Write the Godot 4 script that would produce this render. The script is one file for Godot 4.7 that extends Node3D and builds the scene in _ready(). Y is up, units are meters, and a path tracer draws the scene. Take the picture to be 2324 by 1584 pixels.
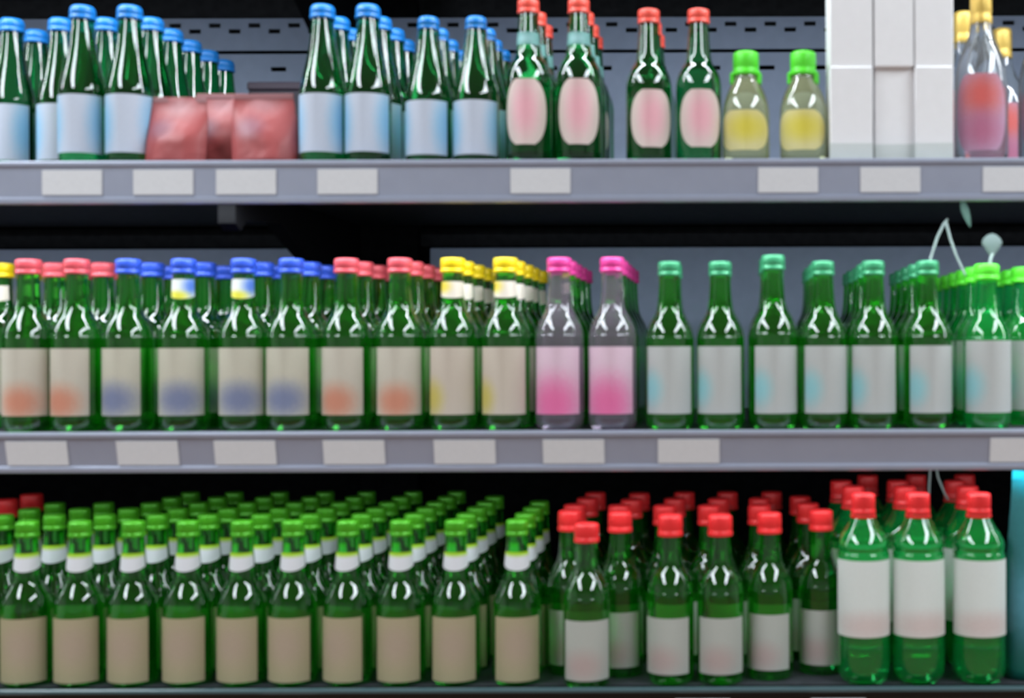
extends Node3D
# Refrigerated display shelves packed with green bottles. Metres, y up; the camera height is y = 0,
# the axis of the front row of bottles is z = 0, the shelves run back to z = -0.55.

const FOCAL := 2864.0        # pixels at 2324 x 1584
const EYE_Z := 1.6
const VX := 1645.0           # where depth lines meet in the photograph
const VY := 792.0
const TOP_Y := 0.234         # the three decks that hold bottles
const MID_Y := -0.1006
const LOW_Y := -0.4196
const FRONT_Z := 0.045
const BACK_Z := -0.55
const MID_LEAN := 12.0
const CEILING_LIGHT := 7.8
const LED_UPPER := 0.9
const LED_TOP := 0.6
const LED_MIDDLE := 0.2

var used := {}
var rng := RandomNumberGenerator.new()
var M := {}
var ORD := ["first", "second", "third", "fourth", "fifth", "sixth", "seventh", "eighth", "ninth", "tenth", "eleventh", "twelfth", "thirteenth"]

# ---------------------------------------------------------------- helpers
func spot(px: float, py: float, z: float) -> Vector3:
	var d := EYE_Z - z
	return Vector3((px - VX) / FOCAL * d, (VY - py) / FOCAL * d, z)

func numbered(called: String) -> String:
	var n: int = used.get(called, 0)
	used[called] = n + 1
	return called if n == 0 else "%s_%03d" % [called, n]

func tag(o: Node, label: String, category: String, group := "", kind := "") -> void:
	if label: o.set_meta("label", label)
	if category: o.set_meta("category", category)
	if group: o.set_meta("group", group)
	if kind: o.set_meta("kind", kind)

func thing(called: String, at: Vector3, label: String, category: String, group := "") -> Node3D:
	var o := Node3D.new()
	o.name = numbered(called)
	add_child(o)
	o.position = at
	tag(o, label, category, group)
	return o

func part(called: String, mesh: Mesh, m: Material, parent: Node, at := Vector3.ZERO) -> MeshInstance3D:
	var o := MeshInstance3D.new()
	o.name = called if parent != self else numbered(called)
	o.mesh = mesh
	o.material_override = m
	o.position = at
	parent.add_child(o, true)
	return o

func setting(called: String, mesh: Mesh, m: Material, at: Vector3) -> MeshInstance3D:
	var o := part(called, mesh, m, self, at)
	o.set_meta("kind", "structure")
	return o

func mat(c: Color, rough := 0.6, metal := 0.0, spec := 0.5) -> StandardMaterial3D:
	var m := StandardMaterial3D.new()
	m.albedo_color = c
	m.roughness = rough
	m.metallic = metal
	m.metallic_specular = spec
	return m

func glass(c: Color, through: float, rough := 0.03, bend := 0.04) -> StandardMaterial3D:
	var m := mat(Color(c.r, c.g, c.b, 1.0 - through), rough)
	m.refraction_enabled = true
	m.refraction_scale = bend
	m.transparency = BaseMaterial3D.TRANSPARENCY_ALPHA
	m.clearcoat_enabled = true
	m.clearcoat = 1.0
	m.clearcoat_roughness = 0.04
	return m

func grained(c: Color, rough: float, amount: float, scale: float, metal := 0.0) -> StandardMaterial3D:
	var m := mat(Color.WHITE, rough, metal)
	var n := FastNoiseLite.new()
	n.seed = int(scale * 100.0)
	n.frequency = 0.02
	n.fractal_octaves = 4
	var t := NoiseTexture2D.new()
	t.width = 256
	t.height = 256
	t.seamless = true
	t.noise = n
	var r := Gradient.new()
	r.set_color(0, c.darkened(amount))
	r.set_color(1, c.lightened(amount))
	t.color_ramp = r
	m.albedo_texture = t
	m.uv1_triplanar = true
	m.uv1_world_triplanar = true
	m.uv1_scale = Vector3.ONE * scale
	return m

# printed paper: a ground colour with soft-edged inks. ink = [u, v, half width, half height, colour]
func printed(ground: Color, inks: Array, rough := 0.55) -> StandardMaterial3D:
	var w := 96
	var im := Image.create(w, w, false, Image.FORMAT_RGB8)
	var n := FastNoiseLite.new()
	n.seed = 7
	n.frequency = 0.18
	for y in w:
		for x in w:
			var c := ground
			for k in inks:
				var du: float = (float(x) / w - k[0]) / k[2]
				var dv: float = (float(y) / w - k[1]) / k[3]
				var a: float = smoothstep(1.35, 0.15, sqrt(du * du + dv * dv) + 0.16 * n.get_noise_2d(x, y))
				c = c.lerp(k[4], a)
			var g := 0.03 * n.get_noise_2d(x * 2.0 + 40.0, y * 2.0)
			im.set_pixel(x, y, Color(clampf(c.r + g, 0, 1), clampf(c.g + g, 0, 1), clampf(c.b + g, 0, 1)))
	var m := mat(Color.WHITE, rough)
	m.albedo_texture = ImageTexture.create_from_image(im)
	m.texture_repeat = false
	m.cull_mode = BaseMaterial3D.CULL_DISABLED
	return m

# profile of [radius, height] turned round the y axis
func lathe(profile: Array, segs := 32, close := true) -> ArrayMesh:
	var pts := PackedVector2Array()
	for p in profile:
		pts.append(Vector2(p[0], p[1]))
	var v := PackedVector3Array()
	var nn := PackedVector3Array()
	var uv := PackedVector2Array()
	var ix := PackedInt32Array()
	var rows := pts.size()
	# each stretch between sharp corners shares normals
	var slopes: Array[Vector2] = []
	for i in rows - 1:
		var t := (pts[i + 1] - pts[i]).normalized()
		slopes.append(Vector2(t.y, -t.x))
	for i in rows - 1:
		var n0 := slopes[i]
		var n1 := slopes[i]
		if i > 0 and slopes[i - 1].dot(slopes[i]) > 0.6:
			n0 = (slopes[i - 1] + slopes[i]).normalized()
		if i < rows - 2 and slopes[i + 1].dot(slopes[i]) > 0.6:
			n1 = (slopes[i + 1] + slopes[i]).normalized()
		var base := v.size()
		for j in segs + 1:
			var a := TAU * j / segs
			var d := Vector3(sin(a), 0, cos(a))
			v.append(d * pts[i].x + Vector3.UP * pts[i].y)
			v.append(d * pts[i + 1].x + Vector3.UP * pts[i + 1].y)
			nn.append((d * n0.x + Vector3.UP * n0.y).normalized())
			nn.append((d * n1.x + Vector3.UP * n1.y).normalized())
			uv.append(Vector2(float(j) / segs, float(i) / rows))
			uv.append(Vector2(float(j) / segs, float(i + 1) / rows))
		for j in segs:
			var b := base + j * 2
			ix.append_array([b, b + 1, b + 3, b, b + 3, b + 2])
	return packed(v, nn, uv, ix)

func packed(v: PackedVector3Array, nn: PackedVector3Array, uv: PackedVector2Array, ix: PackedInt32Array) -> ArrayMesh:
	var a := []
	a.resize(Mesh.ARRAY_MAX)
	a[Mesh.ARRAY_VERTEX] = v
	a[Mesh.ARRAY_NORMAL] = nn
	a[Mesh.ARRAY_TEX_UV] = uv
	a[Mesh.ARRAY_INDEX] = ix
	var m := ArrayMesh.new()
	m.add_surface_from_arrays(Mesh.PRIMITIVE_TRIANGLES, a)
	return m

# a sheet wrapped round a bottle: radius at bottom and top, heights, half angle in degrees; droop bows its lower edge
func wrapped(r0: float, r1: float, y0: float, y1: float, half_deg: float, droop := 0.0, rounded := 0.0) -> ArrayMesh:
	var v := PackedVector3Array()
	var nn := PackedVector3Array()
	var uv := PackedVector2Array()
	var ix := PackedInt32Array()
	var nu := 20
	var nv := 16 if rounded > 0.0 else 1
	for j in nv + 1:
		var t := float(j) / nv
		for i in nu + 1:
			var s := -1.0 + 2.0 * i / nu
			var width := 1.0
			if rounded > 0.0:
				var e := absf(2.0 * t - 1.0)
				width = lerpf(1.0, sqrt(maxf(0.0, 1.0 - e * e * 0.92)), rounded)
			var a := deg_to_rad(half_deg) * s * width
			var low := y0 + droop * s * s
			var d := Vector3(sin(a), 0, cos(a))
			v.append(d * lerpf(r0, r1, t) + Vector3.UP * lerpf(low, y1, t))
			nn.append(d)
			uv.append(Vector2(0.5 + 0.5 * s * width, 1.0 - t))
	for j in nv:
		for i in nu:
			var b := j * (nu + 1) + i
			ix.append_array([b, b + nu + 1, b + nu + 2, b, b + nu + 2, b + 1])
	return packed(v, nn, uv, ix)

# a box with chamfered edges
func block(size: Vector3, c := 0.002) -> ArrayMesh:
	var st := SurfaceTool.new()
	st.begin(Mesh.PRIMITIVE_TRIANGLES)
	var h := size / 2.0
	c = minf(c, minf(h.x, minf(h.y, h.z)) * 0.6)
	var axes := [Vector3.RIGHT, Vector3.UP, Vector3.BACK]
	for k in 3:
		var n: Vector3 = axes[k]
		var a: Vector3 = axes[(k + 1) % 3]
		var b: Vector3 = axes[(k + 2) % 3]
		for s in [-1.0, 1.0]:
			var o: Vector3 = n * s * h.dot(n)
			var ea: Vector3 = a * (h.dot(a) - c)
			var eb: Vector3 = b * (h.dot(b) - c)
			quad(st, o - ea - eb, o + ea - eb, o + ea + eb, o - ea + eb, n * s)
		for s in [-1.0, 1.0]:
			for u in [-1.0, 1.0]:
				# edge running along axis n between faces +-a and +-b
				var en: Vector3 = n * (h.dot(n) - c)
				var pa: Vector3 = a * s * h.dot(a) + b * u * (h.dot(b) - c)
				var pb: Vector3 = a * s * (h.dot(a) - c) + b * u * h.dot(b)
				quad(st, pa - en, pa + en, pb + en, pb - en, (a * s + b * u).normalized())
	for x in [-1.0, 1.0]:
		for y in [-1.0, 1.0]:
			for z in [-1.0, 1.0]:
				var p := Vector3(h.x * x, (h.y - c) * y, (h.z - c) * z)
				var q := Vector3((h.x - c) * x, h.y * y, (h.z - c) * z)
				var r := Vector3((h.x - c) * x, (h.y - c) * y, h.z * z)
				tri(st, p, q, r, Vector3(x, y, z).normalized())
	return st.commit()

func tri(st: SurfaceTool, a: Vector3, b: Vector3, c: Vector3, n: Vector3) -> void:
	if (b - a).cross(c - a).dot(n) > 0.0:
		var t := b
		b = c
		c = t
	for p in [a, b, c]:
		st.set_normal(n)
		st.set_uv(Vector2(p.x, p.y))
		st.add_vertex(p)

func quad(st: SurfaceTool, a: Vector3, b: Vector3, c: Vector3, d: Vector3, n: Vector3) -> void:
	tri(st, a, b, c, n)
	tri(st, a, c, d, n)

# outline in the (z, y) plane swept along x
func sweep_x(outline: Array, width: float) -> ArrayMesh:
	var st := SurfaceTool.new()
	st.begin(Mesh.PRIMITIVE_TRIANGLES)
	var p2 := PackedVector2Array()
	var mid := Vector2.ZERO
	for p in outline:
		p2.append(p)
		mid += p
	mid /= p2.size()
	var ids := Geometry2D.triangulate_polygon(p2)
	for s in [-0.5, 0.5]:
		for k in range(0, ids.size(), 3):
			var q := []
			for e in 3:
				var w := p2[ids[k + e]]
				q.append(Vector3(s * width, w.y, w.x))
			tri(st, q[0], q[1], q[2], Vector3(signf(s), 0, 0))
	var turn := 1.0 if Geometry2D.is_polygon_clockwise(p2) else -1.0
	for k in p2.size():
		var a := p2[k]
		var b := p2[(k + 1) % p2.size()]
		var t := (b - a).normalized()
		var n2 := Vector2(t.y, -t.x) * -turn
		var n := Vector3(0, n2.y, n2.x)
		quad(st, Vector3(-width / 2, a.y, a.x), Vector3(width / 2, a.y, a.x), Vector3(width / 2, b.y, b.x), Vector3(-width / 2, b.y, b.x), n)
	return st.commit()

func tube(points: Array, r: float, sides := 8) -> ArrayMesh:
	var v := PackedVector3Array()
	var nn := PackedVector3Array()
	var uv := PackedVector2Array()
	var ix := PackedInt32Array()
	for k in points.size():
		var p: Vector3 = points[k]
		var t: Vector3 = (points[mini(k + 1, points.size() - 1)] - points[maxi(k - 1, 0)]).normalized()
		var a := t.cross(Vector3.FORWARD).normalized()
		var b := a.cross(t)
		for j in sides + 1:
			var an := TAU * j / sides
			var d := a * cos(an) + b * sin(an)
			v.append(p + d * r)
			nn.append(d)
			uv.append(Vector2(float(j) / sides, k))
	for k in points.size() - 1:
		for j in sides:
			var b0 := k * (sides + 1) + j
			var b1 := b0 + sides + 1
			ix.append_array([b0, b1 + 1, b1, b0, b0 + 1, b1 + 1])
	return packed(v, nn, uv, ix)

# a filled stand-up pouch: bulging front and back, flat seal at the top, gusset foot
func pouch(w: float, h: float, t: float, crease: int) -> ArrayMesh:
	var n := FastNoiseLite.new()
	n.seed = crease
	n.frequency = 14.0
	var v := PackedVector3Array()
	var nn := PackedVector3Array()
	var uv := PackedVector2Array()
	var ix := PackedInt32Array()
	var nu := 22
	var nv := 22
	for side in [1.0, -1.0]:
		var base := v.size()
		for j in nv + 1:
			var b := float(j) / nv
			for i in nu + 1:
				var s := -1.0 + 2.0 * i / nu
				var width := w / 2.0 * (1.0 - 0.10 * smoothstep(0.5, 1.0, b) + 0.02 * n.get_noise_2d(3.0, b))
				var fat := t / 2.0 * pow(maxf(0.0, 1.0 - s * s), 0.55) * (1.0 - smoothstep(0.25, 0.93, b) * 0.97)
				fat += 0.0035 * n.get_noise_3d(s * 0.05, b * 0.1, side) * (1.0 - s * s)
				fat = maxf(fat, 0.0004)
				v.append(Vector3(s * width, b * h, side * fat))
				uv.append(Vector2(0.5 + 0.5 * s, 1.0 - b))
		for j in nv:
			for i in nu:
				var q := base + j * (nu + 1) + i
				if side > 0.0:
					ix.append_array([q, q + nu + 1, q + nu + 2, q, q + nu + 2, q + 1])
				else:
					ix.append_array([q, q + nu + 2, q + nu + 1, q, q + 1, q + nu + 2])
	# foot
	for i in nu:
		var f := i
		var k := (nu + 1) * (nv + 1) + i
		ix.append_array([f, f + 1, k + 1, f, k + 1, k])
	var st := SurfaceTool.new()
	st.begin(Mesh.PRIMITIVE_TRIANGLES)
	for k in ix:
		st.set_uv(uv[k])
		st.add_vertex(v[k])
	st.index()
	st.generate_normals()
	return st.commit()

# ---------------------------------------------------------------- bottles
# a screw cap: skirt with two beads and a bevelled crown, from height y0 to y1
func cap_mesh(r: float, y0: float, y1: float, dome := 0.0) -> ArrayMesh:
	var h := y1 - y0
	return lathe([[r * 0.86, y0], [r, y0], [r * 1.02, y0 + h * 0.06], [r * 1.02, y0 + h * 0.20], [r * 0.97, y0 + h * 0.24], [r * 0.97, y0 + h * 0.34], [r, y0 + h * 0.38],
		[r * 0.985, y0 + h * (0.86 - dome)], [r * 0.94, y0 + h * (0.96 - dome * 0.6)], [r * 0.80, y0 + h * (1.0 - dome * 0.15)], [r * 0.4, y1], [0.0, y1]], 28)

func stretched(p: Array, kr: float, kh: float) -> Array:
	return p.map(func(q): return [q[0] * kr, q[1] * kh])

# a profile with its curves drawn finely, corners near the foot and the rim kept
func flowing(p: Array) -> Array:
	var out := []
	for i in p.size() - 1:
		out.append(p[i])
		if i < 4 or i > p.size() - 4:
			continue
		var q := []
		for k in [i - 1, i, i + 1, i + 2]:
			q.append(Vector2(p[k][0], p[k][1]))
		if absf(q[1].x - q[2].x) < 1e-6 and absf(q[3].x - q[2].x) < 1e-6 and absf(q[0].x - q[1].x) < 1e-6:
			continue
		for t in [0.25, 0.5, 0.75]:
			var c: Vector2 = q[1].cubic_interpolate(q[2], q[0], q[3], t)
			out.append([c.x, c.y])
	out.append(p[-1])
	return out

const SOJU := [[0.0, 0.004], [0.018, 0.003], [0.025, 0.0], [0.0285, 0.002], [0.0303, 0.008], [0.0303, 0.06], [0.0303, 0.112], [0.0297, 0.120], [0.0275, 0.130], [0.0235, 0.1395], [0.0192, 0.147], [0.0163, 0.1545], [0.0146, 0.165], [0.0136, 0.178], [0.0131, 0.190], [0.0131, 0.197], [0.0131, 0.209], [0.0, 0.209]]
const TAPER := [[0.0, 0.004], [0.018, 0.003], [0.024, 0.0], [0.0268, 0.002], [0.0284, 0.008], [0.0284, 0.05], [0.0284, 0.088], [0.0276, 0.098], [0.0252, 0.110], [0.0222, 0.123], [0.0192, 0.137], [0.0168, 0.151], [0.0149, 0.166], [0.0136, 0.180], [0.0131, 0.188], [0.0131, 0.196], [0.0, 0.196]]
const ROUND := [[0.0, 0.004], [0.018, 0.003], [0.024, 0.0], [0.0272, 0.002], [0.0289, 0.008], [0.0289, 0.06], [0.0289, 0.100], [0.0284, 0.109], [0.0264, 0.119], [0.0226, 0.128], [0.0184, 0.135], [0.0158, 0.143], [0.0146, 0.154], [0.0133, 0.172], [0.0122, 0.189], [0.0117, 0.197], [0.0117, 0.203], [0.0, 0.203]]
const STUBBY := [[0.0, 0.004], [0.018, 0.003], [0.025, 0.0], [0.0286, 0.002], [0.0305, 0.008], [0.0305, 0.05], [0.0305, 0.092], [0.0298, 0.101], [0.0270, 0.111], [0.0226, 0.120], [0.0188, 0.128], [0.0166, 0.137], [0.0152, 0.148], [0.0142, 0.160], [0.0133, 0.173], [0.0127, 0.184], [0.0127, 0.198], [0.0, 0.198]]
const PET := [[0.0, 0.006], [0.014, 0.006], [0.022, 0.0], [0.0270, 0.001], [0.0310, 0.007], [0.0328, 0.016], [0.0328, 0.046], [0.0318, 0.049], [0.0318, 0.052], [0.0328, 0.055], [0.0328, 0.150], [0.0328, 0.160], [0.0316, 0.163], [0.0316, 0.166], [0.0326, 0.170], [0.0310, 0.177], [0.0272, 0.185], [0.0228, 0.192], [0.0186, 0.199], [0.0152, 0.205], [0.0132, 0.210], [0.0132, 0.230], [0.0, 0.230]]
const FLASK := [[0.0, 0.004], [0.018, 0.003], [0.024, 0.0], [0.0282, 0.002], [0.0300, 0.009], [0.0300, 0.040], [0.0299, 0.062], [0.0288, 0.073], [0.0260, 0.084], [0.0222, 0.093], [0.0182, 0.101], [0.0152, 0.107], [0.0140, 0.113], [0.0140, 0.132], [0.0, 0.132]]
const DECANTER := [[0.0, 0.005], [0.02, 0.004], [0.0268, 0.0], [0.0312, 0.002], [0.0332, 0.010], [0.0332, 0.060], [0.0332, 0.098], [0.0322, 0.112], [0.0292, 0.127], [0.0246, 0.141], [0.0198, 0.152], [0.0160, 0.162], [0.0142, 0.172], [0.0132, 0.182], [0.0128, 0.206], [0.0, 0.206]]

# every kind: called, category words, glass profile, materials, cap, labels
var KIND := {}

func kind(key: String, called: String, profile: Array, glass_m: Material, cap_m: Material, cap: Array, labels: Array) -> void:
	KIND[key] = {"called": called, "mesh": lathe(flowing(profile), 48), "glass": glass_m, "cap_m": cap_m, "cap": cap_mesh(cap[0], cap[1], cap[2], cap[3]), "labels": labels}

func bottle(key: String, at: Vector3, label: String, group: String) -> Node3D:
	var k: Dictionary = KIND[key]
	var o := thing(k.called, at, label, "bottle", group)
	o.rotation.y = rng.randf_range(-0.22, 0.22)
	part("bottle_glass" if k.called != "plastic_bottle" else "bottle_shell", k.mesh, k.glass, o)
	var cap := part("cap", k.cap, k.cap_m, o)
	if key == "pet":
		part("tamper_ring", M.ring_mesh, M.cap_scarlet, cap)
	for l in k.labels:
		part(l[0], l[1], l[2], o)
	if key == "lemon":
		for s in [-1.0, 1.0]:
			part("cap_tab", M.tab_mesh, M.cap_lime, cap, Vector3(s * 0.0166, 0.108, 0))
	return o

# a column of bottles going back from the shelf front
func column(key: String, px: float, deck: float, from: int, to: int, step: float, desc: String, where: String, group: String, z0 := 0.0) -> void:
	var count := 0
	for n in range(from, to + 1):
		var z := z0 - n * step
		var x := (px - VX) / FOCAL * (EYE_Z - z0) + (0.0 if n == 0 else rng.randf_range(-0.0012, 0.0012))
		if absf(px) > 3000.0:
			continue
		var place: String = "front in " if count == 0 else ORD[count] + " from front in "
		if from == to:
			place = ""
		bottle(key, Vector3(x, deck, z - rng.randf_range(0.0, 0.001)), "%s, %s%s" % [desc, place, where], group)
		count += 1

func _ready() -> void:
	rng.seed = 20417
	# ------------------------------------------------ camera
	var cam := Camera3D.new()
	cam.name = "camera"
	add_child(cam)
	cam.position = Vector3(0, 0, EYE_Z)
	cam.rotation.z = deg_to_rad(-0.2)
	var near := 0.1
	cam.set_frustum(1584.0 / FOCAL * near, Vector2((1162.0 - VX) / FOCAL * near, 0.0), near, 50.0)
	cam.current = true
	# ------------------------------------------------ environment
	var we := WorldEnvironment.new()
	we.name = "environment"
	var env := Environment.new()
	env.background_mode = Environment.BG_COLOR
	env.background_color = Color(0.0, 0.0, 0.0)
	env.tonemap_mode = Environment.TONE_MAPPER_LINEAR
	env.tonemap_exposure = 1.0
	env.sdfgi_enabled = true
	env.ssao_enabled = true
	env.ssil_enabled = true
	we.environment = env
	var lens := CameraAttributesPhysical.new()
	lens.frustum_focal_length = 50.0
	lens.frustum_focus_distance = 30.0
	lens.exposure_aperture = 9.0
	we.camera_attributes = lens
	add_child(we)
	# ------------------------------------------------ lamps of the store
	lamps()
	# ------------------------------------------------ materials
	materials()
	room()
	cooler()
	bottles_top()
	bottles_middle()
	bottles_low()
	others()

func lamps() -> void:
	var shade := mat(Color(0.92, 0.92, 0.93), 0.5)
	var glow := mat(Color(1, 1, 1), 0.5)
	glow.emission_enabled = true
	glow.emission = Color(0.93, 0.97, 1.0)
	glow.emission_energy_multiplier = 4.0
	var k := 0
	for x in [-1.9, 1.75]:
		var o := thing("ceiling_lamp", Vector3(x, 1.70, 1.9), "large white ceiling panel lamp over the aisle, %s of two" % ["left", "right"][k], "lamp", "ceiling lamps over the aisle")
		k += 1
		part("lamp_housing", block(Vector3(0.70, 0.05, 2.65), 0.004), shade, o, Vector3(0, 0.025, 0))
		part("lamp_diffuser", block(Vector3(0.62, 0.02, 2.6), 0.003), glow, o, Vector3(0, -0.01, 0))
		strip(o, Vector3(0, -0.025, 0), Vector2(0.62, 2.6), 90.0, CEILING_LIGHT)
	# strips of white diodes tucked behind the rails of the shelves
	k = 0
	for a in [[0.565, LED_UPPER, "upper"], [0.181, LED_TOP, "top"], [-0.151, LED_MIDDLE, "middle"]]:
		var o := thing("strip_lamp", Vector3(-0.2, a[0] + 0.012, 0.008 if a[2] == "middle" else 0.031), "thin white strip lamp tucked behind the %s shelf rail" % a[2], "lamp", "strip lamps under the shelves")
		k += 1
		part("lamp_housing", block(Vector3(3.0, 0.008, 0.014), 0.001), shade, o, Vector3(0, 0.004, 0))
		part("lamp_diffuser", block(Vector3(3.0, 0.004, 0.012), 0.001), glow, o, Vector3(0, -0.003, 0))
		strip(o, Vector3(0, -0.0065, -0.001), Vector2(3.0, 0.012), 80.0, a[1])

func strip(o: Node3D, at: Vector3, size: Vector2, tilt: float, energy: float) -> void:
	var l := AreaLight3D.new()
	l.name = "lamp_light"
	l.area_size = size
	l.light_color = Color(0.93, 0.97, 1.0)
	l.light_energy = energy
	l.area_range = 12.0
	l.area_attenuation = 2.0
	l.shadow_enabled = true
	l.rotation.x = deg_to_rad(-tilt)
	o.add_child(l)
	l.position = at

func materials() -> void:
	M.green = glass(Color(0.27, 0.84, 0.26), 0.97)
	M.deep = glass(Color(0.11, 0.66, 0.32), 0.97)
	M.leafy = glass(Color(0.20, 0.82, 0.20), 0.97)
	M.pet = glass(Color(0.13, 0.86, 0.42), 0.88, 0.05, 0.035)
	M.clear = glass(Color(0.90, 0.92, 0.93), 0.92)
	M.lemon = glass(Color(0.90, 0.92, 0.72), 0.80)
	M.rose = glass(Color(0.80, 0.74, 0.82), 0.88)
	M.cap_blue = mat(Color(0.10, 0.48, 0.80), 0.35)
	M.cap_navy = mat(Color(0.20, 0.34, 0.80), 0.35, 0.15)
	M.cap_red = mat(Color(0.85, 0.33, 0.37), 0.35, 0.1)
	M.cap_scarlet = mat(Color(0.93, 0.18, 0.19), 0.38)
	M.cap_coral = mat(Color(0.90, 0.32, 0.26), 0.35)
	M.cap_yellow = mat(Color(0.95, 0.82, 0.08), 0.35, 0.1)
	M.cap_pink = mat(Color(0.84, 0.24, 0.55), 0.35, 0.1)
	M.cap_green = mat(Color(0.25, 0.60, 0.42), 0.32, 0.2)
	M.cap_lime = mat(Color(0.36, 0.90, 0.20), 0.4)
	M.cap_leaf = mat(Color(0.30, 0.66, 0.12), 0.32, 0.25)
	M.gold = mat(Color(0.86, 0.72, 0.36), 0.38, 0.35)
	M.ring_mesh = lathe([[0.0138, 0.2060], [0.0160, 0.2060], [0.0163, 0.2072], [0.0160, 0.2090], [0.0138, 0.2092]], 28)
	M.tab_mesh = block(Vector3(0.006, 0.016, 0.016), 0.002)
	# printed labels
	var sky := Color(0.55, 0.75, 0.88)
	M.l_blue = printed(Color(0.76, 0.79, 0.85), [[0.08, 0.5, 0.26, 0.6, sky], [0.92, 0.45, 0.24, 0.6, sky]])
	M.l_oval = printed(Color(0.86, 0.80, 0.76), [[0.5, 0.45, 0.36, 0.5, Color(0.93, 0.68, 0.72)]])
	M.l_lemon = printed(Color(0.86, 0.82, 0.58), [[0.55, 0.42, 0.42, 0.40, Color(0.86, 0.80, 0.28)]])
	M.l_red = printed(Color(0.76, 0.73, 0.67), [[0.45, 0.80, 0.46, 0.30, Color(0.78, 0.52, 0.42)]])
	M.l_navy = printed(Color(0.75, 0.73, 0.66), [[0.5, 0.76, 0.52, 0.30, Color(0.46, 0.49, 0.60)]])
	M.l_yellow = printed(Color(0.77, 0.72, 0.66), [[0.10, 0.75, 0.28, 0.30, Color(0.76, 0.70, 0.36)]])
	M.l_pink = printed(Color(0.86, 0.74, 0.80), [[0.45, 0.85, 0.60, 0.50, Color(0.88, 0.42, 0.62)]])
	M.l_fresh = printed(Color(0.71, 0.72, 0.71), [[0.12, 0.62, 0.28, 0.30, Color(0.55, 0.76, 0.78)]])
	M.l_cream = printed(Color(0.66, 0.62, 0.49), [[0.5, 0.42, 0.45, 0.40, Color(0.67, 0.60, 0.52)]])
	M.l_pale = printed(Color(0.69, 0.70, 0.67), [[0.4, 0.75, 0.45, 0.30, Color(0.69, 0.62, 0.60)]])
	M.l_pet = printed(Color(0.85, 0.87, 0.85), [[0.5, 0.85, 0.5, 0.22, Color(0.82, 0.76, 0.74)]])
	M.l_wine = printed(Color(0.72, 0.58, 0.68), [[0.5, 0.28, 0.46, 0.34, Color(0.84, 0.38, 0.36)], [0.5, 0.72, 0.46, 0.30, Color(0.72, 0.42, 0.54)]])
	M.n_band = printed(Color(0.90, 0.91, 0.93), [[0.5, 0.0, 1.6, 0.24, Color(0.66, 0.86, 0.10)]])
	M.n_yellow = printed(Color(0.92, 0.88, 0.82), [[0.15, 0.3, 0.35, 0.5, Color(0.90, 0.80, 0.25)]])
	M.n_blue = printed(Color(0.88, 0.90, 0.88), [[0.85, 0.35, 0.35, 0.6, Color(0.32, 0.48, 0.82)], [0.35, 0.85, 0.45, 0.3, Color(0.88, 0.86, 0.24)]])
	M.n_teal = printed(Color(0.45, 0.66, 0.64), [[0.4, 0.5, 0.3, 0.4, Color(0.60, 0.78, 0.78)]])
	# metal and board
	M.panel = grained(Color(0.66, 0.72, 0.83), 0.5, 0.03, 6.0, 0.1)
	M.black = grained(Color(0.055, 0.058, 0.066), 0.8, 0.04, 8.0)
	M.arm = mat(Color(0.045, 0.045, 0.052), 0.8, 0.0, 0.2)
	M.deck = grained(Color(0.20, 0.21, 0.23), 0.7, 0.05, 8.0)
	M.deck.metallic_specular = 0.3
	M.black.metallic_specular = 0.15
	M.rail = grained(Color(0.62, 0.64, 0.71), 0.35, 0.02, 4.0, 0.15)
	M.rail_low = mat(Color(0.05, 0.07, 0.075), 0.12)
	M.tagcard = grained(Color(0.86, 0.86, 0.87), 0.6, 0.02, 20.0)

	# kinds of bottle
	var soju_label := wrapped(0.0308, 0.0308, 0.020, 0.104, 62.0)
	var soju_cap := [0.0155, 0.1985, 0.2168, 0.0]
	kind("soju_red", "glass_bottle", SOJU, M.green, M.cap_red, soju_cap, [["label", soju_label, M.l_red]])
	kind("soju_navy", "glass_bottle", SOJU, M.green, M.cap_navy, soju_cap, [["label", soju_label, M.l_navy]])
	kind("soju_navy_neck", "glass_bottle", SOJU, M.green, M.cap_navy, soju_cap, [["label", soju_label, M.l_navy], ["neck_label", wrapped(0.0146, 0.0138, 0.166, 0.191, 75.0, 0.004), M.n_blue]])
	kind("soju_yellow", "glass_bottle", SOJU, M.green, M.cap_yellow, soju_cap, [["label", soju_label, M.l_yellow], ["neck_label", wrapped(0.0146, 0.0138, 0.166, 0.187, 80.0, 0.003), M.n_yellow]])
	kind("soju_pink", "glass_bottle", SOJU, M.rose, M.cap_pink, soju_cap, [["label", soju_label, M.l_pink]])
	kind("soju_pink_back", "glass_bottle", SOJU, M.green, M.cap_pink, soju_cap, [["label", soju_label, M.l_pink]])
	kind("soju_fresh", "glass_bottle", stretched(SOJU, 1.0, 0.975), M.green, M.cap_green, [0.0146, 0.1935, 0.2112, 0.0], [["label", soju_label, M.l_fresh]])
	kind("soju_fresh_tall", "glass_bottle", stretched(SOJU, 1.0, 1.01), M.green, M.cap_green, [0.0150, 0.2005, 0.2190, 0.0], [["label", soju_label, M.l_fresh]])
	kind("soju_lime", "glass_bottle", stretched(SOJU, 0.97, 0.955), M.pet, M.cap_lime, [0.0160, 0.1870, 0.2068, 0.0], [["label", wrapped(0.0299, 0.0299, 0.020, 0.110, 75.0), M.l_fresh]])
	var taper_label := wrapped(0.0289, 0.0289, 0.014, 0.087, 75.0)
	kind("taper_tall", "tapered_bottle", TAPER, M.deep, M.cap_blue, [0.0155, 0.1855, 0.2030, 0.25], [["label", taper_label, M.l_blue]])
	kind("taper_short", "tapered_bottle", stretched(TAPER, 1.0, 0.92), M.deep, M.cap_blue, [0.0135, 0.1715, 0.1875, 0.25], [["label", wrapped(0.0289, 0.0289, 0.010, 0.078, 75.0), M.l_blue]])
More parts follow.
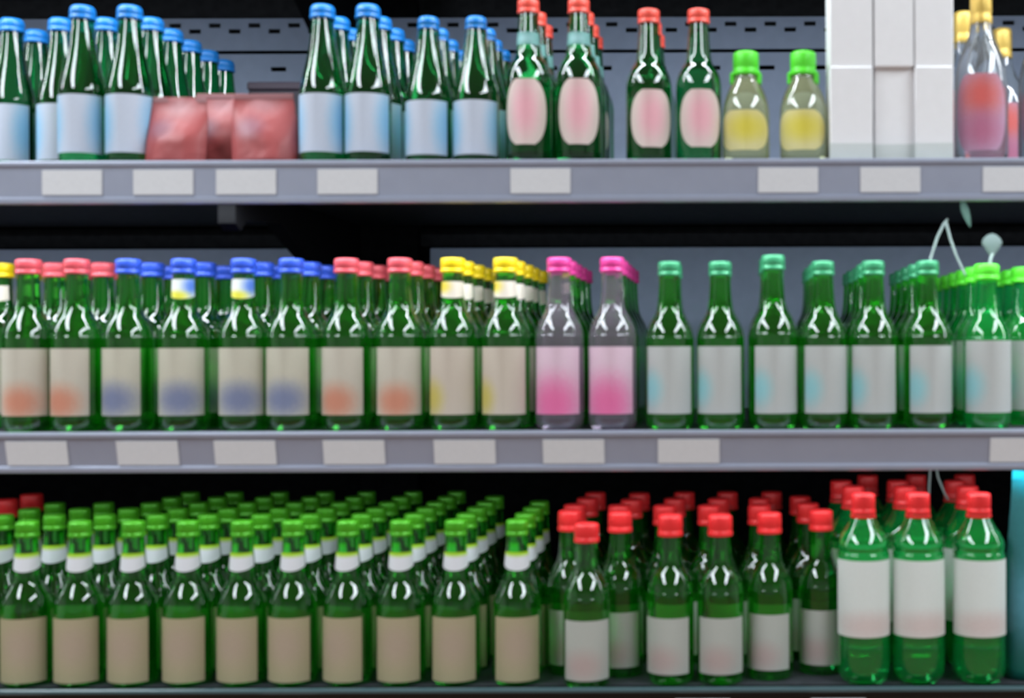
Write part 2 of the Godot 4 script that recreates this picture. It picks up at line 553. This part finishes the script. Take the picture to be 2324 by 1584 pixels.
	kind("round_tall", "round_bottle", ROUND, M.deep, M.cap_coral, [0.0136, 0.1915, 0.2090, 0.0], [["label", wrapped(0.0294, 0.0294, 0.022, 0.104, 58.0, 0.0, 0.8), M.l_oval], ["neck_label", wrapped(0.0151, 0.0140, 0.150, 0.166, 80.0), M.n_teal]])
	kind("round_short", "round_bottle", stretched(ROUND, 1.0, 0.932), M.deep, M.cap_coral, [0.0138, 0.1780, 0.1955, 0.0], [["label", wrapped(0.0294, 0.0294, 0.018, 0.090, 58.0, 0.0, 0.8), M.l_oval]])
	kind("stubby", "glass_bottle", STUBBY, M.leafy, M.cap_leaf, [0.0140, 0.1850, 0.2040, 0.0], [["label", wrapped(0.0310, 0.0310, 0.006, 0.086, 60.0), M.l_cream], ["neck_label", wrapped(0.0160, 0.0144, 0.142, 0.165, 85.0, 0.006), M.n_band]])
	kind("soju_scarlet", "glass_bottle", stretched(SOJU, 0.985, 0.962), M.leafy, M.cap_scarlet, [0.0156, 0.1835, 0.2095, 0.0], [["label", wrapped(0.0304, 0.0304, 0.014, 0.084, 62.0), M.l_pale]])
	kind("soju_scarlet_low", "glass_bottle", stretched(SOJU, 0.985, 0.93), M.green, M.cap_scarlet, [0.0156, 0.1780, 0.2010, 0.0], [["label", wrapped(0.0304, 0.0304, 0.010, 0.084, 62.0), M.l_pale]])
	kind("pet", "plastic_bottle", PET, M.pet, M.cap_scarlet, [0.0152, 0.2105, 0.2360, 0.0], [["label", wrapped(0.0333, 0.0333, 0.060, 0.155, 90.0), M.l_pet]])
	kind("lemon", "flask_bottle", FLASK, M.lemon, M.cap_lime, [0.0165, 0.112, 0.1415, 0.0], [["label", wrapped(0.0305, 0.0305, 0.014, 0.064, 70.0, 0.0, 0.7), M.l_lemon]])
	kind("wine", "decanter_bottle", DECANTER, M.clear, M.gold, [0.0138, 0.1760, 0.2180, 0.0], [["label", wrapped(0.0337, 0.0337, 0.012, 0.108, 62.0, 0.0, 0.6), M.l_wine]])

func room() -> void:
	var plaster := grained(Color(0.74, 0.74, 0.73), 0.9, 0.02, 2.0)
	var tile := grained(Color(0.55, 0.40, 0.30), 0.4, 0.05, 2.0)
	setting("floor", block(Vector3(8.4, 0.1, 6.0), 0.005), tile, Vector3(0, -1.15, 2.15))
	setting("ceiling", block(Vector3(8.4, 0.1, 6.0), 0.005), plaster, Vector3(0, 1.80, 2.15))
	setting("wall_back", block(Vector3(8.4, 2.85, 0.1), 0.005), plaster, Vector3(0, 0.325, -0.75))
	setting("wall_front", block(Vector3(8.4, 2.85, 0.1), 0.005), plaster, Vector3(0, 0.325, 5.10))
	setting("wall_left", block(Vector3(0.1, 2.85, 5.75), 0.005), plaster, Vector3(-4.15, 0.325, 2.175))
	setting("wall_right", block(Vector3(0.1, 2.85, 5.75), 0.005), plaster, Vector3(4.15, 0.325, 2.175))

func slotted(parent: Node, width: float, y0: float, y1: float, z: float, x0: float, rows: Array, m: Material) -> void:
	var root := CSGBox3D.new()
	root.name = "slotted_panel"
	root.size = Vector3(width, y1 - y0, 0.006)
	root.material = m
	parent.add_child(root, true)
	root.position = Vector3(x0 + width / 2.0, (y0 + y1) / 2.0, z)
	for r in rows:
		var x: float = r[1]
		while x < width - 0.03:
			var hole := CSGBox3D.new()
			hole.name = "slot"
			hole.operation = CSGShape3D.OPERATION_SUBTRACTION
			hole.size = Vector3(r[2], 0.0075, 0.02)
			hole.material = m
			root.add_child(hole, true)
			hole.position = Vector3(x - width / 2.0, r[0] - (y0 + y1) / 2.0, 0)
			x += r[3]

func cooler() -> void:
	# carcass
	var c := thing("display_cooler", Vector3(0, -1.1, -0.62), "black display cooler cabinet behind the bottle shelves, with grey slotted back panels", "cooler")
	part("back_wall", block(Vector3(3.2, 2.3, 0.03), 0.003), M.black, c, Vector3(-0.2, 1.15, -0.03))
	for s in [-1.0, 1.0]:
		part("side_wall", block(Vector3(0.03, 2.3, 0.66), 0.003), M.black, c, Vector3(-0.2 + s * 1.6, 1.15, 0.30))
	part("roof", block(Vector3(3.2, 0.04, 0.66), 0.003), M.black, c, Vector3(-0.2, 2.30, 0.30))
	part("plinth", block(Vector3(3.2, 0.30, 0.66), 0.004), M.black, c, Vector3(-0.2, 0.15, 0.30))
	# back panels of the three bays
	var py := 1.1
	slotted(c, 2.9, 0.514 + py, 0.569 + py, 0.055, -1.65, [[0.557 + py, 0.03, 0.020, 0.068], [0.547 + py, 0.064, 0.020, 0.068]], M.panel)
	slotted(c, 2.9, 0.245 + py, 0.508 + py, 0.055, -1.65, [[0.482 + py, 0.05, 0.026, 0.093]], M.panel)
	part("middle_panel", block(Vector3(1.0, 0.28, 0.008), 0.002), M.panel, c, Vector3(-1.14, 0.035 + py, 0.055))
	part("middle_panel", block(Vector3(1.75, 0.28, 0.008), 0.002), M.panel, c, Vector3(0.37, 0.035 + py, 0.055))
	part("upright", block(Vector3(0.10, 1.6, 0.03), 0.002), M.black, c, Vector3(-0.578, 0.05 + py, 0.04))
	# shelves
	shelf("top", TOP_Y, 0.181, M.rail, true, "grey steel top shelf carrying blue and red capped bottles")
	shelf("middle", MID_Y, -0.151, M.rail, true, "grey steel middle shelf packed with soju bottles")
	shelf("low", LOW_Y, -0.470, M.rail_low, false, "black bottom shelf with thin clear front edge")
	shelf("upper", 0.620, 0.565, M.rail, true, "grey steel shelf above the top row, only its dark underside showing")
	# price tags
	tags(TOP_Y, [165, 372, 560, 790, 1228, 1790, 2022, 2300], "top", M.tagcard, 0.074)
	tags(MID_Y, [78, 330, 552, 800, 1052, 1300, 1562, 2318], "middle", M.tagcard, 0.076)
	tags(LOW_Y, [20, 650, 1592, 1900], "bottom", M.tagcard, 0.068)

func shelf(which: String, y: float, low: float, rail: Material, bracket: bool, label: String) -> void:
	var s := thing("display_shelf", Vector3(-0.2, y, 0), label, "shelf", "cooler shelves")
	var edge := FRONT_Z - (0.018 if which == "middle" else 0.004)
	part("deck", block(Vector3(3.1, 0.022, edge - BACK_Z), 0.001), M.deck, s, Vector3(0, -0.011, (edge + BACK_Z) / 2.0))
	var h := y - low
	# rail: upright lip with a tag channel between two returned edges
	var z := FRONT_Z
	var lean := tan(deg_to_rad(MID_LEAN)) if which == "middle" else 0.0   # the middle rail is tipped forward, its face looking down
	var face := []
	for p in [[0.003, 0.0], [0.004, -0.002], [0.004, -0.006], [0.001, -0.008], [0.001, -h + 0.009], [0.005, -h + 0.006], [0.005, -h + 0.001], [0.003, -h], [-0.004, -h], [-0.004, -0.004], [-0.020, -0.004], [-0.020, 0.0]]:
		face.append(Vector2(z + p[0] + p[1] * lean, p[1]))
	part("price_rail", sweep_x(face, 3.1), rail, s)
	if which == "low":
		part("edge_strip", block(Vector3(3.1, 0.006, 0.006), 0.0015), mat(Color(0.30, 0.40, 0.42), 0.2), s, Vector3(0, 0.001, z + 0.004))
	if bracket:
		for x in [-0.628, 0.62]:
			if which == "middle" or which == "low":
				continue
			var f := low - y
			part("bracket", sweep_x([Vector2(0.008, f + 0.02), Vector2(0.008, f - 0.020), Vector2(-0.01, f - 0.028), Vector2(-0.03, f - 0.014), Vector2(-0.155, f - 0.004), Vector2(-0.283, f - 0.046), Vector2(-0.54, f - 0.16), Vector2(-0.54, -0.0225), Vector2(-0.02, -0.0225)], 0.022), M.arm, s, Vector3(x + 0.2 if x < 0 else x + 0.9, 0, 0))

func tags(y: float, xs: Array, which: String, m: Material, w: float) -> void:
	var mesh := block(Vector3(w, 0.031, 0.0014), 0.0004)
	var k := 0
	for px in xs:
		var p := spot(px, 0, FRONT_Z + 0.002)
		var o := part("price_tag", mesh, m, self, Vector3(p.x, y - 0.0265, FRONT_Z + 0.0019))
		if which == "middle":
			o.rotation.x = deg_to_rad(MID_LEAN)
			o.position = Vector3(p.x, y - 0.0255, FRONT_Z + 0.0020 - 0.0255 * tan(deg_to_rad(MID_LEAN)))
		tag(o, "pale price tag in the %s shelf rail, %s from left" % [which, ORD[k]], "price tag", "price tags on the %s rail" % which)
		k += 1

func bottles_top() -> void:
	var d := "blue-capped green bottle with tapered neck"
	var g := "blue-capped tapered bottles on the top shelf"
	var s := 0.060
	column("taper_tall", -30, TOP_Y, 1, 3, s, d, "first tall blue column, top shelf", g)
	column("taper_tall", 83, TOP_Y, 1, 2, s, d, "second tall blue column, top shelf", g)
	column("taper_tall", 190, TOP_Y, 0, 2, s, d, "third tall blue column, top shelf", g)
	column("taper_tall", 297, TOP_Y, 0, 5, s, d, "fourth tall blue column, top shelf", g)
	column("taper_tall", 735, TOP_Y, 0, 2, s, d, "fifth tall blue column, top shelf", g)
	column("taper_tall", 838, TOP_Y, 0, 3, s, d, "sixth tall blue column, top shelf", g)
	d = "smaller blue-capped tapered green bottle"
	g = "smaller blue-capped bottles on the top shelf"
	column("taper_short", 975, TOP_Y, 0, 3, s, d, "left small blue column, top shelf", g)
	column("taper_short", 1083, TOP_Y, 0, 3, s, d, "right small blue column, top shelf", g)
	d = "coral-capped green bottle with oval pink label"
	g = "coral-capped bottles on the top shelf"
	column("round_tall", 1202, TOP_Y, 0, 2, 0.064, d, "first coral column, top shelf", g)
	column("round_tall", 1316, TOP_Y, 0, 3, 0.064, d, "second coral column, top shelf", g)
	column("round_short", 1475, TOP_Y, 0, 2, 0.064, d, "third coral column, top shelf", g)
	column("round_short", 1588, TOP_Y, 0, 0, 0.064, "shorter coral-capped green bottle", "fourth coral column, beside the lime-capped yellow bottles", g)
	column("lemon", 1695, TOP_Y, 0, 0, 0.064, "round yellow-labelled bottle with lime cap", "left of the lime-capped pair", "lime-capped yellow bottles")
	column("lemon", 1825, TOP_Y, 0, 0, 0.064, "round yellow-labelled bottle with lime cap", "right of the pair, beside white cartons", "lime-capped yellow bottles")
	d = "clear bottle with gold capsule and pink label"
	g = "gold-topped clear bottles on the top shelf"
	column("wine", 2229, TOP_Y, 0, 0, 0.07, d, "front, right of white cartons", g)
	column("wine", 2372, TOP_Y, 0, 0, 0.07, d, "cut by right photo edge", g, -0.03)
	column("wine", 2190, TOP_Y, 0, 0, 0.07, d, "half hidden behind, nearest white cartons", g, -0.10)
	column("wine", 2277, TOP_Y, 0, 0, 0.07, d, "farthest back at right", g, -0.19)

func bottles_middle() -> void:
	var s := 0.066
	var sh := "%s column, middle shelf"
	column("soju_yellow", -63, MID_Y, 1, 3, s, "yellow-capped green bottle", sh % "leftmost yellow", "yellow-capped soju bottles")
	var g := "red-capped soju bottles on the middle shelf"
	var k := 0
	for a in [[65, 2], [175, 2], [787, 4], [908, 4]]:
		column("soju_red", a[0], MID_Y, 0, a[1], s, "red-capped green bottle with beige label", sh % (ORD[k] + " red"), g)
		k += 1
	g = "navy-capped soju bottles on the middle shelf"
	k = 0
	for a in [[292, 2, ""], [417, 3, "n"], [553, 3, "n"], [662, 3, ""]]:
		var d := "blue-capped green bottle"
		if a[2]:
			column("soju_navy_neck", a[0], MID_Y, 0, 0, s, "blue-capped green bottle with neck sticker", sh % (ORD[k] + " blue"), g)
			column("soju_navy", a[0], MID_Y, 1, a[1], s, d + " behind neck-stickered one", sh % (ORD[k] + " blue"), g)
		else:
			column("soju_navy", a[0], MID_Y, 0, a[1], s, d + " with beige label", sh % (ORD[k] + " blue"), g)
		k += 1
	g = "yellow-capped soju bottles"
	column("soju_yellow", 1028, MID_Y, 0, 4, s, "yellow-capped green bottle with neck sticker", sh % "left centre yellow", g)
	column("soju_yellow", 1148, MID_Y, 0, 4, s, "yellow-capped green bottle with neck sticker", sh % "right centre yellow", g)
	g = "pink-capped soju bottles"
	column("soju_pink", 1270, MID_Y, 0, 0, s, "pink-capped clear bottle with pink label", sh % "left pink", g)
	column("soju_pink_back", 1270, MID_Y, 1, 4, s, "pink-capped bottle behind the clear one", sh % "left pink", g)
	column("soju_pink", 1390, MID_Y, 0, 0, s, "pink-capped clear bottle with pink label", sh % "right pink", g)
	column("soju_pink_back", 1390, MID_Y, 1, 4, s, "pink-capped bottle behind the clear one", sh % "right pink", g)
	g = "green-capped soju bottles on the middle shelf"
	k = 0
	for a in [[1520, 1], [1635, 1], [1755, 2], [1868, 3], [1982, 4], [2105, 4]]:
		column("soju_fresh_tall" if a[0] == 1755 else "soju_fresh", a[0], MID_Y, 0, a[1], s, "green-capped bottle with pale label", sh % (ORD[k] + " green"), g)
		k += 1
	g = "lime-capped bottles on the middle shelf"
	column("soju_lime", 2240, MID_Y, 0, 6, 0.062, "lime-capped light green bottle", sh % "left lime", g)
	column("soju_lime", 2351, MID_Y, 1, 6, 0.062, "lime-capped light green bottle", sh % "right lime", g)

func bottles_low() -> void:
	var s := 0.066
	var g := "green-capped bottles with white neck bands on the bottom shelf"
	var k := 0
	for a in [[-190, 1, 2], [-65, 0, 3], [60, 0, 3], [180, 0, 5], [302, 0, 5], [425, 0, 5], [548, 0, 5], [664, 0, 5], [788, 0, 5], [909, 0, 5], [1033, 0, 4], [1172, 0, 3]]:
		column("stubby", a[0], LOW_Y, a[1], a[2], s, "white-banded green bottle", "%s green-capped column, bottom shelf" % ORD[k], g)
		k += 1
	g = "red-capped bottles on the bottom shelf"
	column("soju_scarlet", -190, LOW_Y, 3, 4, s, "red-capped bottle deep at far left", "leftmost bottom shelf column", g)
	# red caps: pixel across and depth of each bottle's axis, front to back
	k = 0
	for col in [[[1292, -0.049], [1304, -0.114], [1332, -0.19], [1350, -0.26]], [[1406, -0.036], [1405, -0.104], [1432, -0.17], [1450, -0.25]], [[1520, 0.0], [1507, -0.10], [1530, -0.18], [1552, -0.26]],
			[[1633, 0.0], [1608, -0.10], [1630, -0.18], [1650, -0.26]], [[1745, -0.02], [1722, -0.10], [1723, -0.18], [1750, -0.26]], [[1862, -0.045], [1832, -0.118], [1815, -0.20]]]:
		var n := 0
		for p in col:
			bottle("soju_scarlet", Vector3(spot(p[0], 0, p[1]).x, LOW_Y, p[1]), "red-capped green bottle, %s in %s red column, bottom shelf" % ["front" if n == 0 else ORD[n] + " from front", ORD[k]], g)
			n += 1
		k += 1
	bottle("soju_scarlet_low", Vector3(spot(1330, 0, 0.013).x, LOW_Y, 0.013), "shorter red-capped bottle standing nearest the shelf edge beside white-banded bottles", g)
	g = "red-capped plastic bottles on the bottom shelf"
	k = 0
	for col in [[[1958, 0.0], [1935, -0.088], [1908, -0.16], [1968, -0.235]], [[2082, 0.0], [2052, -0.085], [2036, -0.16], [2078, -0.24]], [[2220, 0.0], [2194, -0.085], [2166, -0.16], [2188, -0.24]]]:
		var n := 0
		for p in col:
			bottle("pet", Vector3(spot(p[0], 0, p[1]).x, LOW_Y, p[1]), "bright green plastic bottle with red cap, %s in %s plastic column" % ["front" if n == 0 else ORD[n] + " from front", ["left", "middle", "right"][k]], g)
			n += 1
		k += 1

func others() -> void:
	# white cartons: three below, three stacked on them
	var white := grained(Color(0.96, 0.955, 0.96), 0.6, 0.012, 9.0)
	var base := grained(Color(0.84, 0.86, 0.85), 0.6, 0.015, 9.0)
	var names := ["left", "middle", "right"]
	var spans := [[1886, 1983, 0.032], [1987, 2076, 0.022], [2079, 2166, 0.032]]
	for row in 2:
		for k in 3:
			var a: Array = spans[k]
			var z: float = a[2] if row == 0 else 0.030
			var x0 := spot(a[0], 0, z).x
			var x1 := spot(a[1], 0, z).x
			var w := x1 - x0
			var h := 0.1165 if row == 0 else 0.125
			var y := TOP_Y if row == 0 else TOP_Y + 0.1165
			var o := thing("paper_carton", Vector3((x0 + x1) / 2.0, y, z - 0.032), "plain white paper carton, %s of the %s row beside lime-capped bottles" % [names[k], "lower" if row == 0 else "upper"], "carton", "white paper cartons")
			part("carton_body", block(Vector3(w, h, 0.064), 0.0012), white, o, Vector3(0, h / 2.0, 0))
			if row == 0:
				part("base_band", block(Vector3(w + 0.0004, 0.022, 0.0644), 0.0008), base, o, Vector3(0, 0.011, 0))
			else:
				part("lid_flap", block(Vector3(w + 0.0004, 0.020, 0.0644), 0.0008), white, o, Vector3(0, h - 0.010, 0))
	# red pouches lying over the front of the top shelf
	var red := printed(Color(0.66, 0.31, 0.31), [[0.5, 0.14, 0.34, 0.20, Color(0.70, 0.47, 0.48)], [0.3, 0.5, 0.26, 0.2, Color(0.56, 0.33, 0.38)]], 0.45)
	red.cull_mode = BaseMaterial3D.CULL_BACK
	var seal := mat(Color(0.58, 0.38, 0.39), 0.45)
	var lbl := ["left of three, beside the blue-capped bottles", "middle of three, on the top shelf", "right of three, beside the fifth blue column"]
	var k2 := 0
	for a in [[400, 0.080, 0.086, 5, 0.014], [500, 0.070, 0.100, 11, -0.032], [604, 0.080, 0.090, 23, 0.014]]:
		var p := spot(a[0], 0, a[4])
		var o := thing("snack_pouch", Vector3(p.x, TOP_Y, a[4]), "red glossy stand-up pouch, " + lbl[k2], "pouch", "red pouches on the top shelf")
		o.rotation_degrees = Vector3(-4, [-7.0, 3.0, 8.0][k2], [-2.0, 0.0, 2.0][k2])
		part("pouch_body", pouch(a[1], a[2], 0.040, a[3]), red, o)
		part("top_seal", block(Vector3(a[1] * 0.9, 0.007, 0.0022), 0.0006), seal, o, Vector3(0, a[2] - 0.0035, 0))
		k2 += 1
	# dark carton behind them
	var o := thing("dark_carton", Vector3(spot(625, 0, -0.25).x, TOP_Y, -0.30), "low dark carton behind the red pouches on the top shelf", "carton")
	part("carton_body", block(Vector3(0.085, 0.150, 0.08), 0.002), mat(Color(0.20, 0.18, 0.22), 0.6), o, Vector3(0, 0.075, 0))
	part("carton_lid", block(Vector3(0.088, 0.012, 0.083), 0.002), mat(Color(0.27, 0.22, 0.27), 0.6), o, Vector3(0, 0.156, 0))
	# teal bag at the right edge of the bottom shelf
	var teal := printed(Color(0.15, 0.40, 0.41), [[0.42, 0.62, 0.55, 0.20, Color(0.30, 0.54, 0.60)], [0.35, 0.02, 0.5, 0.10, Color(0.10, 0.60, 0.68)], [0.5, 0.97, 0.8, 0.14, Color(0.03, 0.36, 0.31)]], 0.4)
	teal.cull_mode = BaseMaterial3D.CULL_BACK
	var bag := thing("plastic_pouch", Vector3(spot(2346, 0, -0.01).x, LOW_Y, -0.01), "teal plastic pouch at the right edge of the bottom shelf", "pouch")
	bag.rotation_degrees.z = -2.0
	part("pouch_body", pouch(0.082, 0.262, 0.05, 31), teal, bag)
	part("top_seal", block(Vector3(0.074, 0.012, 0.0024), 0.0006), mat(Color(0.10, 0.62, 0.70), 0.3), bag, Vector3(0, 0.256, 0))
	# thin wires hanging under the shelves, wobbler tag and sprig
	var wire := mat(Color(0.62, 0.68, 0.67), 0.5)
	var z := -0.06
	var w1 := part("hanging_wire", tube([spot(2104, 640, z), spot(2112, 590, z), spot(2128, 540, z), spot(2144, 508, z), spot(2152, 500, z), spot(2148, 506, z), spot(2158, 545, z), spot(2172, 585, z), spot(2190, 622, z), spot(2204, 645, z)], 0.0018), wire, self)
	tag(w1, "thin grey bent wire hanging under the top shelf above lime caps", "wire")
	var w2 := part("hanging_wire", tube([spot(2106, 1150, -0.12), spot(2108, 1100, -0.12), spot(2112, 1040, -0.12), spot(2120, 1040, -0.12), spot(2128, 1085, -0.12), spot(2142, 1120, -0.12), spot(2150, 1135, -0.12)], 0.0014), wire, self)
	tag(w2, "thin grey bent wire hanging between red-capped plastic bottles", "wire")
	var wob := thing("shelf_wobbler", spot(2252, 612, -0.035), "small grey fan-shaped tag on a stem above lime caps", "tag")
	part("stem", tube([Vector3(-0.004, -0.006, 0), Vector3(-0.002, 0.012, 0), Vector3(0.001, 0.02, 0)], 0.0022), wire, wob)
	part("fan", lathe([[0.0, 0.014], [0.004, 0.018], [0.010, 0.027], [0.0135, 0.033], [0.0115, 0.039], [0.006, 0.044], [0.0, 0.046]], 20), mat(Color(0.36, 0.42, 0.41), 0.6), wob).scale = Vector3(1, 1, 0.2)
	var leaf := part("green_sprig", lathe([[0.0, -0.018], [0.002, -0.014], [0.0045, -0.004], [0.0055, 0.006], [0.004, 0.014], [0.0, 0.02]], 16), mat(Color(0.14, 0.26, 0.22), 0.7), self, spot(2194, 488, -0.02))
	leaf.scale = Vector3(1, 1, 0.25)
	leaf.rotation.z = 0.3
	tag(leaf, "small grey-green leaf hanging below the top shelf rail at right", "leaf")
